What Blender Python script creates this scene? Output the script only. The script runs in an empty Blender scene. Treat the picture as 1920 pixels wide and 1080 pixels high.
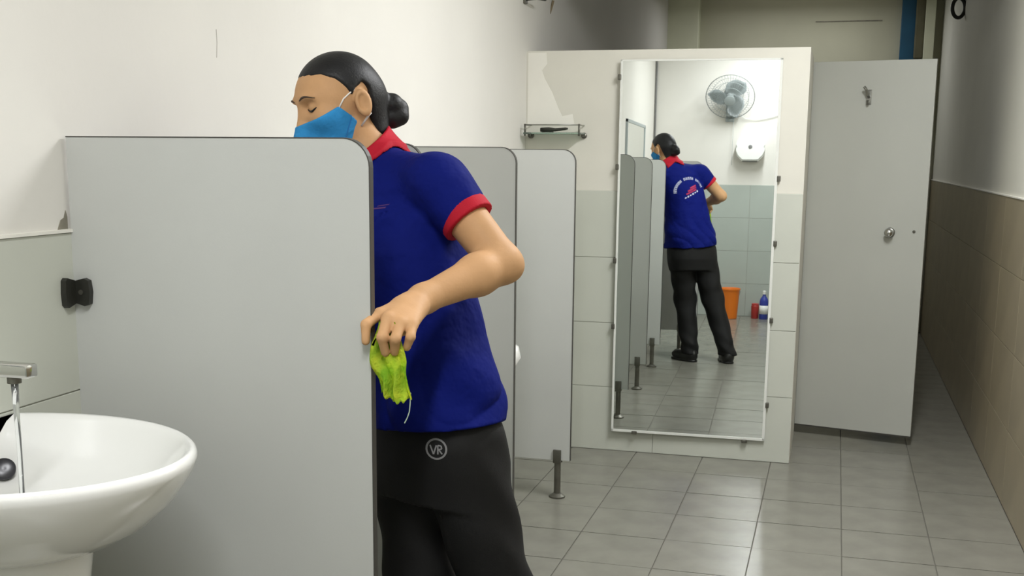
import bpy, bmesh, math, random
import numpy as np
from mathutils import Vector, Matrix
from mathutils.bvhtree import BVHTree

random.seed(4)
SC = bpy.context.scene
COL = SC.collection

# ------------------------------------------------------------------ camera, light, exposure
CAM_H = 1.4
YAW, PITCH, ROLL, FPX, PY = 0.2688, 0.1779, 0.0097, 2171.26, 684.5
cam_d = bpy.data.cameras.new('camera')
cam = bpy.data.objects.new('camera', cam_d); COL.objects.link(cam)
_F = Vector((-math.sin(YAW)*math.cos(PITCH), math.cos(YAW)*math.cos(PITCH), -math.sin(PITCH)))
_R = Vector((math.cos(YAW), math.sin(YAW), 0)); _U = _R.cross(_F)
_R2 = _R*math.cos(ROLL)+_U*math.sin(ROLL); _U2 = -_R*math.sin(ROLL)+_U*math.cos(ROLL)
cam.matrix_world = Matrix(((_R2.x, _U2.x, -_F.x, 0), (_R2.y, _U2.y, -_F.y, 0), (_R2.z, _U2.z, -_F.z, CAM_H), (0, 0, 0, 1)))
cam_d.sensor_fit = 'HORIZONTAL'; cam_d.sensor_width = 36
cam_d.lens = FPX/1920*36
cam_d.shift_y = (PY-540)/1920
cam_d.clip_start = 0.02
SC.camera = cam
w = bpy.data.worlds.new('world'); SC.world = w; w.use_nodes = True
w.node_tree.nodes['Background'].inputs[0].default_value = (0.8, 0.85, 0.8, 1)
w.node_tree.nodes['Background'].inputs[1].default_value = 0.25
SC.view_settings.view_transform = 'Standard'; SC.view_settings.look = 'None'
SC.view_settings.gamma = 1; SC.view_settings.use_curve_mapping = False
SC.view_settings.exposure = 0.0
CEIL = 2.75
LAMPS = [(0.20, 3.72, 62.0, 0), (-0.35, 0.50, 40.0, 0), (-0.35, 9.50, 6.2, 90)]      # x, y, watts, turn of the ceiling tubes; last is an added far fill
for lx, ly, pw, tr in LAMPS:
    ld = bpy.data.lights.new('tube_light', 'AREA'); ld.shape = 'RECTANGLE'; ld.size = 0.10; ld.size_y = 1.2
    ld.energy = pw; ld.color = (0.965, 0.975, 1.0)
    lo = bpy.data.objects.new('tube_light', ld); COL.objects.link(lo); lo.location = (lx, ly, CEIL-0.115); lo.rotation_euler = (0, 0, math.radians(tr))

# ------------------------------------------------------------------ room numbers
XL, XR, YB, YF = -1.427, 0.733, -0.49, 10.1
D = 5.408            # tiled face of the low wall
HLOW, XLOW, HD = 1.888, -0.142, 1.248
S = 0.3175; SY = 0.3225; TX0 = -0.8606; TY0 = 4.144
P1Y, PYS = 1.955, (2.778, 3.668, 4.562)
XE1, XE, ZT, ZB = -0.8046, -1.0026, 1.429, 0.16

# ------------------------------------------------------------------ materials
MATS = {}
def mat(name, col, rough=0.5, metal=0.0, var=0.0, vscale=6.0, bump=0.0, bscale=60.0, spec=0.5, col2=None, coat=0.0, detail=4.0, sheen=0.0):
    m = bpy.data.materials.new(name); m.use_nodes = True; nt = m.node_tree; b = nt.nodes['Principled BSDF']
    b.inputs['Roughness'].default_value = rough; b.inputs['Metallic'].default_value = metal
    b.inputs['Specular IOR Level'].default_value = spec
    b.inputs['Coat Weight'].default_value = coat
    b.inputs['Sheen Weight'].default_value = sheen
    c = tuple(col)+(1,)
    b.inputs['Base Color'].default_value = c
    tc = nt.nodes.new('ShaderNodeTexCoord')
    if var > 0 or col2:
        n = nt.nodes.new('ShaderNodeTexNoise'); n.inputs['Scale'].default_value = vscale; n.inputs['Detail'].default_value = detail
        nt.links.new(tc.outputs['Object'], n.inputs['Vector'])
        r = nt.nodes.new('ShaderNodeValToRGB'); r.color_ramp.elements[0].position = 0.35; r.color_ramp.elements[1].position = 0.68
        a = col2 if col2 else tuple(x*(1-var) for x in col)
        r.color_ramp.elements[0].color = tuple(a)+(1,); r.color_ramp.elements[1].color = c
        nt.links.new(n.outputs['Fac'], r.inputs['Fac']); nt.links.new(r.outputs['Color'], b.inputs['Base Color'])
    if bump > 0:
        n2 = nt.nodes.new('ShaderNodeTexNoise'); n2.inputs['Scale'].default_value = bscale; n2.inputs['Detail'].default_value = 3
        nt.links.new(tc.outputs['Object'], n2.inputs['Vector'])
        bp = nt.nodes.new('ShaderNodeBump'); bp.inputs['Strength'].default_value = bump; bp.inputs['Distance'].default_value = 0.01
        nt.links.new(n2.outputs['Fac'], bp.inputs['Height']); nt.links.new(bp.outputs['Normal'], b.inputs['Normal'])
    MATS[name] = m
    return m
mat('paint_white', (0.75, 0.73, 0.68), 0.75, var=0.05, vscale=1.6, bump=0.05, bscale=30, spec=0.25)
mat('paint_cream', (0.715, 0.695, 0.615), 0.7, var=0.08, vscale=2.2, bump=0.05, bscale=30, spec=0.25)
mat('paint_right', (0.77, 0.76, 0.68), 0.65, var=0.05, vscale=2.2, bump=0.05, bscale=30, spec=0.3)
mat('paint_patch', (0.83, 0.81, 0.74), 0.7, var=0.05, spec=0.2)
mat('paint_far', (0.58, 0.57, 0.43), 0.7, var=0.12, vscale=1.5, spec=0.2)
mat('paint_pillar', (0.72, 0.73, 0.55), 0.7, var=0.05)
mat('ceiling_white', (0.80, 0.80, 0.77), 0.8)
mat('tile_pale', (0.56, 0.575, 0.505), 0.22, var=0.05, vscale=3)
mat('tile_back', (0.44, 0.485, 0.445), 0.25, var=0.05, vscale=3)
mat('tile_beige', (0.34, 0.285, 0.19), 0.35, var=0.14, vscale=5)
mat('grout_pale', (0.40, 0.40, 0.35), 0.9)
mat('grout_beige', (0.22, 0.19, 0.13), 0.9)
mat('floor_tile', (0.225, 0.22, 0.185), 0.24, var=0.16, vscale=7, bump=0.03, bscale=20)
mat('floor_grout', (0.115, 0.11, 0.09), 0.9)
mat('laminate', (0.53, 0.54, 0.515), 0.42, var=0.03, vscale=4, bump=0.02, bscale=300)
mat('laminate_edge', (0.055, 0.052, 0.045), 0.5)
mat('door_laminate', (0.45, 0.457, 0.41), 0.42, var=0.04, vscale=3)
mat('steel', (0.35, 0.35, 0.32), 0.32, metal=0.9, var=0.2, vscale=30)
mat('steel_dark', (0.16, 0.155, 0.13), 0.4, metal=0.7, var=0.2, vscale=30)
mat('chrome', (0.62, 0.62, 0.60), 0.14, metal=1.0)
mat('black_plastic', (0.018, 0.018, 0.014), 0.42, bump=0.06, bscale=90)
mat('ceramic', (0.86, 0.86, 0.83), 0.09, coat=0.4)
mat('ceramic_dark', (0.02, 0.02, 0.025), 0.25)
mat('frame_white', (0.74, 0.75, 0.70), 0.4)
mat('mirror_glass', (0.88, 0.92, 0.90), 0.012, metal=1.0)
mat('blue_paint', (0.012, 0.10, 0.19), 0.5, var=0.2)
mat('olive', (0.16, 0.15, 0.09), 0.8, var=0.3)
mat('skin', (0.60, 0.345, 0.17), 0.58, var=0.10, vscale=14, bump=0.05, bscale=140, spec=0.22)
mat('skin_dark', (0.06, 0.036, 0.022), 0.7)
mat('hair', (0.008, 0.008, 0.009), 0.52, var=0.3, vscale=60, bump=0.10, bscale=220, spec=0.35)
mat('shirt_blue', (0.003, 0.009, 0.15), 0.8, var=0.15, vscale=5, bump=1.0, bscale=15, spec=0.12)
mat('shirt_red', (0.50, 0.012, 0.030), 0.75, var=0.2, vscale=12, bump=0.08, bscale=300, spec=0.2)
mat('trouser', (0.011, 0.011, 0.011), 0.7, var=0.2, vscale=6, bump=0.08, bscale=300, spec=0.25)
mat('shoe', (0.008, 0.008, 0.008), 0.4)
mat('mask_blue', (0.04, 0.30, 0.66), 0.8, var=0.22, vscale=18, bump=0.15, bscale=140, spec=0.15)
mat('mask_seam', (0.015, 0.16, 0.42), 0.8)
mat('strap_white', (0.85, 0.82, 0.76), 0.7)
mat('print_white', (0.62, 0.64, 0.80), 0.7)
mat('print_red', (0.42, 0.02, 0.08), 0.7)
mat('emblem_dull', (0.09, 0.03, 0.14), 0.7)
mat('logo_grey', (0.23, 0.23, 0.23), 0.6)
mat('cloth_yellow', (0.80, 0.88, 0.07), 0.9, bump=0.5, bscale=120, col2=(0.33, 0.62, 0.03), vscale=30)
mat('thread', (0.45, 0.55, 0.45), 0.8)
mat('fan_grey', (0.34, 0.38, 0.38), 0.4)
mat('fan_blade', (0.40, 0.44, 0.44), 0.35)
mat('white_plastic', (0.80, 0.81, 0.78), 0.35)
mat('grey_plastic', (0.18, 0.18, 0.18), 0.4)
mat('bucket_orange', (0.78, 0.19, 0.012), 0.4)
mat('bottle_blue', (0.03, 0.05, 0.32), 0.35)
mat('bottle_red', (0.42, 0.035, 0.03), 0.4)
mat('rust', (0.22, 0.17, 0.10), 0.8)
mat('stain', (0.30, 0.28, 0.22), 0.85, var=0.3, vscale=40)
mat('brush_dark', (0.03, 0.03, 0.022), 0.6)
def glass_mat(name, col, rough=0.02):
    m = mat(name, col, rough); b = m.node_tree.nodes['Principled BSDF']
    b.inputs['Transmission Weight'].default_value = 0.92; b.inputs['IOR'].default_value = 1.45
    return m
glass_mat('shelf_glass', (0.62, 0.80, 0.70))
glass_mat('water', (0.96, 0.98, 0.98))
b = MATS['mask_blue']
tm = bpy.data.materials.new('tube_glow'); tm.use_nodes = True
tb = tm.node_tree.nodes['Principled BSDF']; tb.inputs['Emission Color'].default_value = (1, 0.97, 0.9, 1); tb.inputs['Emission Strength'].default_value = 4
MATS['tube_glow'] = tm
# broad stains on the plaster by the basin and the patched area of the low wall stay as geometry-free wear in the paint

# ------------------------------------------------------------------ mesh helpers
def BM(): return bmesh.new()
def box(bm, x0, x1, y0, y1, z0, z1, M=None, bev=0.0):
    vs = [bm.verts.new(p) for p in ((x0,y0,z0),(x1,y0,z0),(x1,y1,z0),(x0,y1,z0),(x0,y0,z1),(x1,y0,z1),(x1,y1,z1),(x0,y1,z1))]
    fs = [bm.faces.new([vs[i] for i in f]) for f in ((3,2,1,0),(4,5,6,7),(0,1,5,4),(1,2,6,5),(2,3,7,6),(3,0,4,7))]
    if bev > 0:
        es = list({e for f in fs for e in f.edges})
        r = bmesh.ops.bevel(bm, geom=es, offset=bev, segments=2, affect='EDGES', profile=0.5)
        vs = list({v for f in r['faces'] for v in f.verts} | {v for v in vs if v.is_valid})
    if M is not None:
        for v in vs: v.co = M @ v.co
    return vs
def frame_from(a, b):
    d = (Vector(b)-Vector(a)).normalized()
    u = Vector((0,0,1)) if abs(d.z) < 0.9 else Vector((1,0,0))
    x = d.cross(u).normalized(); y = d.cross(x)
    return d, x, y
def tube(bm, pts, r, n=10, cap=True, closed=False):
    pts = [Vector(p) for p in pts]; N = len(pts)
    rr = r if isinstance(r, (list, tuple)) else [r]*N
    rings = []; x = None
    for i, p in enumerate(pts):
        a = pts[i-1] if (i > 0 or closed) else p; c = pts[(i+1) % N] if (i < N-1 or closed) else p
        d = (c-a).normalized()
        if x is None:
            _, x, _ = frame_from((0,0,0), d)
        x = (x-d*x.dot(d)).normalized(); y = d.cross(x)
        rings.append([bm.verts.new(p+rr[i]*(x*math.cos(t)+y*math.sin(t))) for t in [2*math.pi*k/n for k in range(n)]])
    for i in range(N if closed else N-1):
        A, B = rings[i], rings[(i+1) % N]
        for k in range(n):
            bm.faces.new((A[k], A[(k+1) % n], B[(k+1) % n], B[k]))
    if cap and not closed:
        bm.faces.new(rings[0][::-1]); bm.faces.new(rings[-1])
def lathe(bm, prof, n=32, M=None, sx=1.0, sy=1.0):
    """prof: list of (radius, z)"""
    rings = []
    for r, z in prof:
        rings.append([bm.verts.new((r*sx*math.cos(2*math.pi*k/n), r*sy*math.sin(2*math.pi*k/n), z)) for k in range(n)])
    for A, B in zip(rings, rings[1:]):
        for k in range(n): bm.faces.new((A[k], A[(k+1) % n], B[(k+1) % n], B[k]))
    bm.faces.new(rings[0][::-1]); bm.faces.new(rings[-1])
    if M is not None:
        for R_ in rings:
            for v in R_: v.co = M @ v.co
def prism(bm, poly, d0, d1, M=None):
    """poly: (x,z) points; extruded along y from d0 to d1"""
    A = [bm.verts.new((x, d0, z)) for x, z in poly]; B = [bm.verts.new((x, d1, z)) for x, z in poly]
    bm.faces.new(A); bm.faces.new(B[::-1]); n = len(poly)
    for k in range(n): bm.faces.new((A[(k+1) % n], A[k], B[k], B[(k+1) % n]))
    if M is not None:
        for v in A+B: v.co = M @ v.co
    return A+B
def mesh_of(name, bm, m, smooth=False):
    bmesh.ops.recalc_face_normals(bm, faces=bm.faces)
    me = bpy.data.meshes.new(name); bm.to_mesh(me); bm.free()
    me.materials.append(MATS[m])
    if smooth:
        me.polygons.foreach_set('use_smooth', [True]*len(me.polygons))
    return me
def link(name, me, parent=None):
    o = bpy.data.objects.new(name, me); COL.objects.link(o)
    if parent: o.parent = parent
    return o
def obj(name, bm, m, parent=None, smooth=False, edge=None):
    me = mesh_of(name, bm, m, smooth or edge is not None)
    o = link(name, me, parent)
    if edge is not None:
        me.set_sharp_from_angle(angle=math.radians(edge))
    return o
def tag(o, label, cat, group=None, kind=None):
    o['label'] = label; o['category'] = cat
    if group: o['group'] = group
    if kind: o['kind'] = kind
    return o
def thing(name, label, cat, group=None, loc=(0,0,0)):
    o = bpy.data.objects.new(name, None); COL.objects.link(o); o.location = loc; o.empty_display_size = 0.1
    return tag(o, label, cat, group)
def struct(o, label, cat):
    o['kind'] = 'structure'; o['label'] = label; o['category'] = cat; return o
def R4(axis, deg): return Matrix.Rotation(math.radians(deg), 4, axis)
def T4(x, y, z): return Matrix.Translation((x, y, z))

# ------------------------------------------------------------------ floor with its tiles
bm = BM(); box(bm, XL-0.1, XR+0.1, YB-0.1, YF+0.1, -0.12, -0.003)
floor = struct(obj('floor', bm, 'floor_grout'), 'grey-beige square tiled washroom floor', 'floor')
xs = [XL]+[TX0+k*S for k in range(-1, 5)]+[XR]
ylines = [TY0+k*SY for k in range(-15, 19)]
ylines = [YB]+[y for y in ylines if YB+0.03 < y < YF-0.03]+[YF]
cache = {}
g = 0.0022
for i in range(len(xs)-1):
    for j in range(len(ylines)-1):
        a, c = xs[i+1]-xs[i], ylines[j+1]-ylines[j]
        key = (round(a, 3), round(c, 3))
        if key not in cache:
            bm = BM(); box(bm, -a/2+g, a/2-g, -c/2+g, c/2-g, -0.012, 0.0); cache[key] = mesh_of('floor_tile', bm, 'floor_tile')
        t = link('tile', cache[key], floor)
        t.location = ((xs[i]+xs[i+1])/2, (ylines[j]+ylines[j+1])/2, random.uniform(-0.0006, 0.0004))
        t.rotation_euler = (random.uniform(-.0016, .0016), random.uniform(-.0016, .0016), 0)

# ------------------------------------------------------------------ walls with tiled dado
TH, TW = 0.312, 0.624
def dado(parent, m, length_edges, place):
    """length_edges: joint positions along the wall; place(t0,t1,z0,z1) -> box limits (x0,x1,y0,y1,z0,z1)"""
    cache = {}
    for r in range(4):
        z0 = r*TH
        for t0, t1 in zip(length_edges, length_edges[1:]):
            if t1-t0 < 0.02: continue
            L = place(t0+0.0012, t1-0.0012, z0+0.0012, z0+TH-0.0012)
            dx, dy, dz = L[1]-L[0], L[3]-L[2], L[5]-L[4]
            key = (round(dx, 4), round(dy, 4), round(dz, 4))
            if key not in cache:
                bm = BM(); box(bm, -dx/2, dx/2, -dy/2, dy/2, -dz/2, dz/2, bev=0.0012); cache[key] = mesh_of('wall_tile', bm, m)
            o = link('tile', cache[key], parent); o.location = ((L[0]+L[1])/2, (L[2]+L[3])/2, (L[4]+L[5])/2)
def edges(a, b, first):
    e = [a]; t = first
    while t < b-0.03:
        if t > a+0.03: e.append(t)
        t += TW
    return e+[b]
TT = 0.008
bm = BM(); box(bm, XL-0.2, XL-TT, YB-0.15, YF+0.15, -0.1, CEIL+0.1)
wall_left = struct(obj('wall_left', bm, 'paint_white'), 'white painted wall with pale tiled dado behind the partitions', 'wall')
bm = BM(); box(bm, XL-TT-0.002, XL-0.0035, YB, YF, 0, HD); obj('grout_bed', bm, 'grout_pale', wall_left)
dado(wall_left, 'tile_pale', edges(YB, YF, YB+0.62), lambda a, b, c, d: (XL-TT, XL, a, b, c, d))
bm = BM(); box(bm, XL-TT-0.002, XL+0.004, YB, D, HD, HD+0.006); obj('dado_lip', bm, 'paint_patch', wall_left)
bm = BM(); box(bm, XR+TT, XR+0.2, YB-0.15, YF+0.15, -0.1, CEIL+0.1)
wall_right = struct(obj('wall_right', bm, 'paint_right'), 'cream painted wall with darker beige tiled dado', 'wall')
bm = BM(); box(bm, XR+0.0035, XR+TT+0.002, YB, YF, 0, HD); obj('grout_bed', bm, 'grout_beige', wall_right)
dado(wall_right, 'tile_beige', edges(YB, YF, YB+0.5), lambda a, b, c, d: (XR, XR+TT, a, b, c, d))
bm = BM(); box(bm, XR-0.003, XR+TT+0.002, YB, YF, HD, HD+0.006); obj('dado_lip', bm, 'paint_patch', wall_right)
bm = BM(); box(bm, XL-0.1, XR+0.1, YB-0.2, YB-TT, -0.1, CEIL+0.1)
wall_back = struct(obj('wall_back', bm, 'paint_white'), 'white wall with grey tiled dado, carrying the fan', 'wall')
bm = BM(); box(bm, XL, XR, YB-TT-0.002, YB-0.0035, 0, HD); obj('grout_bed', bm, 'grout_pale', wall_back)
dado(wall_back, 'tile_back', edges(XL, XR, XL+0.30), lambda a, b, c, d: (a, b, YB-TT, YB, c, d))
bm = BM(); tube(bm, [(XL+0.006, YB+0.008, 1.25), (XL+0.006, YB+0.008, CEIL)], 0.008, 10); obj('corner_pipe', bm, 'grey_plastic', wall_back, smooth=True)
bm = BM(); box(bm, XL-0.1, XR+0.1, YF+TT, YF+0.2, -0.1, CEIL+0.1)
wall_far = struct(obj('wall_far', bm, 'paint_far'), 'grey-green wall seen above the low partition wall', 'wall')
bm = BM(); box(bm, -0.24, 0.28, YF+0.001, YF+TT+0.002, 2.505, 2.513); obj('crack', bm, 'stain', wall_far)
bm = BM(); box(bm, XL-0.2, XR+0.2, YB-0.2, YF+0.2, CEIL, CEIL+0.1)
ceiling = struct(obj('ceiling', bm, 'ceiling_white'), 'plain white ceiling', 'ceiling')
bm = BM(); box(bm, XL-0.05, XR+0.05, 5.62, 5.80, 2.33, CEIL+0.02)  # unseen beam, added to block lamp light and darken the walls beyond
struct(obj('shade_beam', bm, 'paint_white'), 'unseen white beam added to shade the walls beyond the low wall', 'beam')
bm = BM(); box(bm, XL-0.02, -1.175, YF-0.10, YF+0.05, 0, CEIL, bev=0.01)
struct(obj('trim_2', bm, 'paint_pillar'), 'pale corner pillar on the far wall', 'pillar')
# low wall: L-shaped, tiled below, painted above
bm = BM()
prism(bm, [(XL-0.02, D+TT), (XLOW, D+TT), (XLOW, 6.03), (XLOW-0.09, 6.03), (XLOW-0.09, D+0.12), (XL-0.02, D+0.12)], 0, HLOW,
      Matrix(((1,0,0,0),(0,0,1,0),(0,1,0,0),(0,0,0,1))))
wall_low = struct(obj('wall_partition', bm, 'paint_cream'), 'low free-standing wall with cream paint above pale tiles', 'wall')
bm = BM(); box(bm, XL, XLOW-0.004, D+0.0035, D+TT+0.002, 0, HD); obj('grout_bed', bm, 'grout_pale', wall_low)
dado(wall_low, 'tile_pale', [XL, -0.785, XLOW], lambda a, b, c, d: (a, b, D, D+TT, c, d))
def blob(bm, pts, y0, y1): prism(bm, pts, y0, y1)
bm = BM()   # peeled lighter patch of paint in the corner
blob(bm, [(XL, 1.55), (-1.20, 1.55), (-1.21, 1.60), (-1.26, 1.59), (-1.28, 1.63), (-1.31, 1.70), (-1.345, 1.76), (-1.36, 1.80), (-1.335, 1.83), (-1.34, 1.88), (XL, 1.88)], D+TT-0.0015, D+TT+0.002)
obj('peeled_patch', bm, 'paint_patch', wall_low)
# small marks on the left wall
bm = BM(); tube(bm, [(XL-0.009, 2.545, 1.69), (XL-0.009, 2.547, 1.66), (XL-0.009, 2.543, 1.625)], 0.0016, 6); obj('scratch', bm, 'stain', wall_left)
bm = BM(); prism(bm, [(1.918,1.254),(1.948,1.254),(1.948,1.278),(1.944,1.290),(1.938,1.276),(1.928,1.272),(1.922,1.262)], XL-0.010, XL-0.0065, Matrix(((0,1,0,0),(1,0,0,0),(0,0,1,0),(0,0,0,1)))); obj('stain', bm, 'stain', wall_left)
bm = BM(); tube(bm, [(XL-0.012, 5.87, 2.11), (XL-0.002, 5.88, 2.15), (XL+0.004, 5.88, 2.175)], 0.006, 6); obj('nail', bm, 'rust', wall_left)

# stall door at the end of the low wall
door = thing('door_2', 'light grey laminate stall door standing ajar beyond the low wall', 'door', loc=(-0.142, 6.045, 0))
door.rotation_euler = (0, 0, math.atan2(5.92-6.045, 0.425+0.142)); door['kind'] = 'structure'
DW = 0.578
bm = BM(); box(bm, 0, DW, 0, 0.018, 0.052, 1.872, bev=0.0015); obj('leaf', bm, 'door_laminate', door)
bm = BM(); box(bm, 0.0, DW, 0.002, 0.016, 0.046, 0.054); obj('bottom_edge', bm, 'laminate_edge', door)
bm = BM(); lathe(bm, [(0.009,0.001),(0.009,0.020),(0.018,0.028),(0.022,0.038),(0.018,0.048),(0.005,0.052)], 20, T4(0.415,0,1.055) @ R4('X', 90))
kn = obj('knob', bm, 'chrome', door, smooth=True)
bm = BM(); lathe(bm, [(0.024,0.0),(0.024,0.006),(0.019,0.010)], 24, T4(0.415,0,1.055) @ R4('X', 90)); obj('rose', bm, 'steel', kn, smooth=True)
bm = BM(); lathe(bm, [(0.007,0.0),(0.007,0.004),(0.004,0.006)], 12, T4(0.527,0,1.063) @ R4('X', 90)); obj('screw', bm, 'steel_dark', door)
bm = BM(); box(bm, 0.262, 0.288, -0.004, 0, 1.665, 1.735, bev=0.001)
tube(bm, [(0.275,-0.002,1.70),(0.275,-0.030,1.71),(0.268,-0.042,1.735),(0.258,-0.046,1.748)], 0.007, 8)
tube(bm, [(0.275,-0.002,1.68),(0.275,-0.022,1.668),(0.275,-0.032,1.682)], 0.006, 8); obj('coat_hook', bm, 'steel', door)
for z in (0.35, 1.55):
    bm = BM(); tube(bm, [(0.0,0.022,z-0.04),(0.0,0.022,z+0.04)], 0.008, 8); obj('hinge', bm, 'steel_dark', door)
# blue far door and its frame on the far wall
fd = thing('door_1', 'blue painted door edge with white frame on the far wall', 'door', loc=(0.5, YF, 0)); fd['kind'] = 'structure'
bm = BM(); box(bm, -0.075, 0.075, -0.05, 0.02, 0, 2.72, bev=0.004); obj('leaf', bm, 'blue_paint', fd)
bm = BM(); box(bm, 0.03, 0.10, -0.10, -0.051, 2.20, 2.74, bev=0.01); obj('curtain', bm, 'olive', fd)
bm = BM(); box(bm, 0.10, 0.175, -0.14, 0.02, 0, 2.74, bev=0.004); obj('jamb', bm, 'paint_pillar', fd)

# ------------------------------------------------------------------ wall mirror on the low wall
n_ = Vector((math.sin(0.0239), -1, math.sin(0.0075))).normalized()
yl = -n_; xl = yl.cross(Vector((0,0,1))).normalized(); zl = xl.cross(yl)
mir = thing('wall_mirror', 'tall frameless-looking mirror with thin white edge clipped to the low wall', 'mirror')
mir['label'] = 'tall mirror with thin white edge clipped to the low wall'
mir.matrix_world = Matrix(((xl.x, yl.x, zl.x, -0.55), (xl.y, yl.y, zl.y, 5.392), (xl.z, yl.z, zl.z, 1.0), (0,0,0,1)))
mx0, mx1, mz0, mz1 = -0.432, 0.292, -0.897, 0.842
bm = BM(); box(bm, mx0+.004, mx1-.004, 0.0, 0.004, mz0+.004, mz1-.004); obj('glass', bm, 'mirror_glass', mir)
bm = BM()
for (a, b_, c, d_) in ((mx0, mx1, mz0, mz0+.012), (mx0, mx1, mz1-.008, mz1), (mx0, mx0+.010, mz0, mz1), (mx1-.012, mx1, mz0, mz1)):
    box(bm, a, b_, -0.002, 0.006, c, d_, bev=0.0008)
obj('edge_strip', bm, 'frame_white', mir)
cl = BM(); box(cl, -0.008, 0.008, -0.007, 0.004, -0.013, 0.013, bev=0.003); tube(cl, [(0,-0.006,0),(0,-0.010,0)], 0.005, 10)
clm = mesh_of('clip', cl, 'steel_dark', False)
for (x, z, rot) in ((mx0-.004, 0.764, 0), (mx0-.004, 0.358, 0), (mx0-.004, -0.076, 0), (mx0-.004, -0.388, 0), (mx1+.006, 0.315, 0), (mx1+.004, 0.024, 0), (mx1+.004, -0.328, 0), (mx1+.004, -0.725, 0), (-0.32, mz0, 90), (0.199, mz0-.006, 90)):
    o = link('clip', clm, mir); o.location = (x, 0, z); o.rotation_euler = (0, math.radians(rot), 0)

# ------------------------------------------------------------------ urinal partitions
def panel_poly(w, r=0.05):
    p = [(0, ZB), (w, ZB)]
    for k in range(9):
        t = math.radians(k*90/8); p.append((w-r+r*math.cos(t), ZT-r+r*math.sin(t)))
    p.append((0, ZT))
    return p
def partition(y, w, label, group, bracket_front, inset):
    t = thing('urinal_partition', label, 'partition', group, (XL, y, 0))
    th = 0.0075
    bm = BM(); prism(bm, panel_poly(w), -th, th); obj('panel', bm, 'laminate', t)
    bm = BM(); pp = panel_poly(w)[1:]          # dark edge band proud of the board
    outer = []
    for k, (x, z) in enumerate(pp):
        a = pp[max(k-1, 0)]; c = pp[min(k+1, len(pp)-1)]
        dx, dz = c[0]-a[0], c[1]-a[1]; L = math.hypot(dx, dz); outer.append((x+dz/L*0.0022, z-dx/L*0.0022))
    prism(bm, pp+outer[::-1], -th-0.0006, th+0.0006); obj('edge_band', bm, 'laminate_edge', t)
    lx = w-inset
    lg = BM(); lathe(lg, [(0.014,0.0),(0.014,ZB-0.01),(0.014,ZB+0.03)], 16, T4(lx,0,0))
    box(lg, lx-0.017, lx+0.017, -th-0.009, -th, ZB-0.012, ZB+0.045, bev=0.002); box(lg, lx-0.017, lx+0.017, th, th+0.009, ZB-0.012, ZB+0.045, bev=0.002)
    L = obj('leg', lg, 'steel_dark', t, edge=40)
    bm = BM(); lathe(bm, [(0.034,0.0),(0.034,0.006),(0.022,0.014),(0.016,0.018)], 24, T4(lx,0,0)); obj('foot_flange', bm, 'steel_dark', L, edge=40)
    for z in (1.133, 0.40):
        for s in (-1, 1):
            bm = BM()
            # bow-tie clamp: plate on the board and plate on the wall, pinched at the corner
            prism(bm, [(0.0, z-0.019), (0.030, z-0.027), (0.040, z-0.023), (0.043, z), (0.040, z+0.023), (0.030, z+0.027), (0.0, z+0.019)], s*th, s*(th+0.012))
            prism(bm, [(0.0, z-0.019), (0.034, z-0.029), (0.040, z-0.024), (0.042, z), (0.040, z+0.024), (0.034, z+0.029), (0.0, z+0.019)], 0.0, 0.012,
                  T4(0, s*th, 0) @ R4('Z', 90*s) @ T4(0, -0.012 if s > 0 else 0, 0))
            bk = obj('corner_clamp', bm, 'black_plastic', t)
            bm = BM(); lathe(bm, [(0.005,0),(0.005,0.002)], 10, T4(0.024, s*(th+0.0122), z) @ R4('X', -90*s)); obj('screw', bm, 'steel_dark', bk)
    return t
partition(P1Y, XE1-XL, 'wide light grey urinal partition beside the wash basin', None, True, 0.13)
for y, lb in zip(PYS, ('light grey urinal partition behind the woman, next to the wide one', 'light grey urinal partition standing between two narrow ones', 'narrow light grey urinal partition nearest the low mirror wall')):
    partition(y, XE-XL, lb, 'narrow urinal partitions along the left wall', False, 0.053)

# ------------------------------------------------------------------ urinals on the left wall
def urinal(y, lab):
    t = thing('urinal', lab, 'urinal', 'urinals between the partitions', (XL, y, 0))
    bm = BM(); rings = []
    sect = [(0.50,0.10,0.09,0.0), (0.54,0.20,0.13,0), (0.60,0.29,0.155,0), (0.66,0.325,0.16,0), (0.70,0.315,0.155,0), (0.74,0.25,0.15,0), (0.82,0.20,0.145,0), (0.95,0.19,0.14,0), (1.04,0.18,0.13,0), (1.08,0.13,0.10,0)]
    n = 24
    for z, dep, hw, _ in sect:
        rings.append([bm.verts.new((dep*math.sin(math.pi*k/(n-1))**0.75, -hw*math.cos(math.pi*k/(n-1)), z)) for k in range(n)])
    for A, B in zip(rings, rings[1:]):
        for k in range(n-1): bm.faces.new((A[k], A[k+1], B[k+1], B[k]))
    bm.faces.new(rings[0][::-1]); bm.faces.new(rings[-1])
    for A, B in zip(rings, rings[1:]): bm.faces.new((A[0], B[0], B[-1], A[-1]))
    obj('body', bm, 'ceramic', t, smooth=True)
    bm = BM(); lathe(bm, [(0.0,0.0),(0.055,0.004),(0.085,0.002),(0.098,0.0)], 28, T4(0.212,0,0.86) @ R4('Y', 84), sx=1.7); obj('bowl_recess', bm, 'ceramic', t, smooth=True)
    bm = BM(); tube(bm, [(0.004,0,1.20),(0.05,0,1.20),(0.08,0,1.17),(0.08,0,1.07)], 0.011, 12); fv = obj('flush_pipe', bm, 'chrome', t, smooth=True)
    bm = BM(); lathe(bm, [(0.022,0),(0.022,0.03),(0.012,0.04)], 16, T4(0.06,0,1.20) @ R4('Y', 90)); obj('flush_button', bm, 'chrome', fv, smooth=True)
    return t
for y, lb in ((2.345, 'white urinal in the bay where the woman stands'), (3.223, 'white urinal in the middle bay between narrow partitions'), (4.115, 'white urinal in the bay next to the low mirror wall')): urinal(y, lb)

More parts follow.
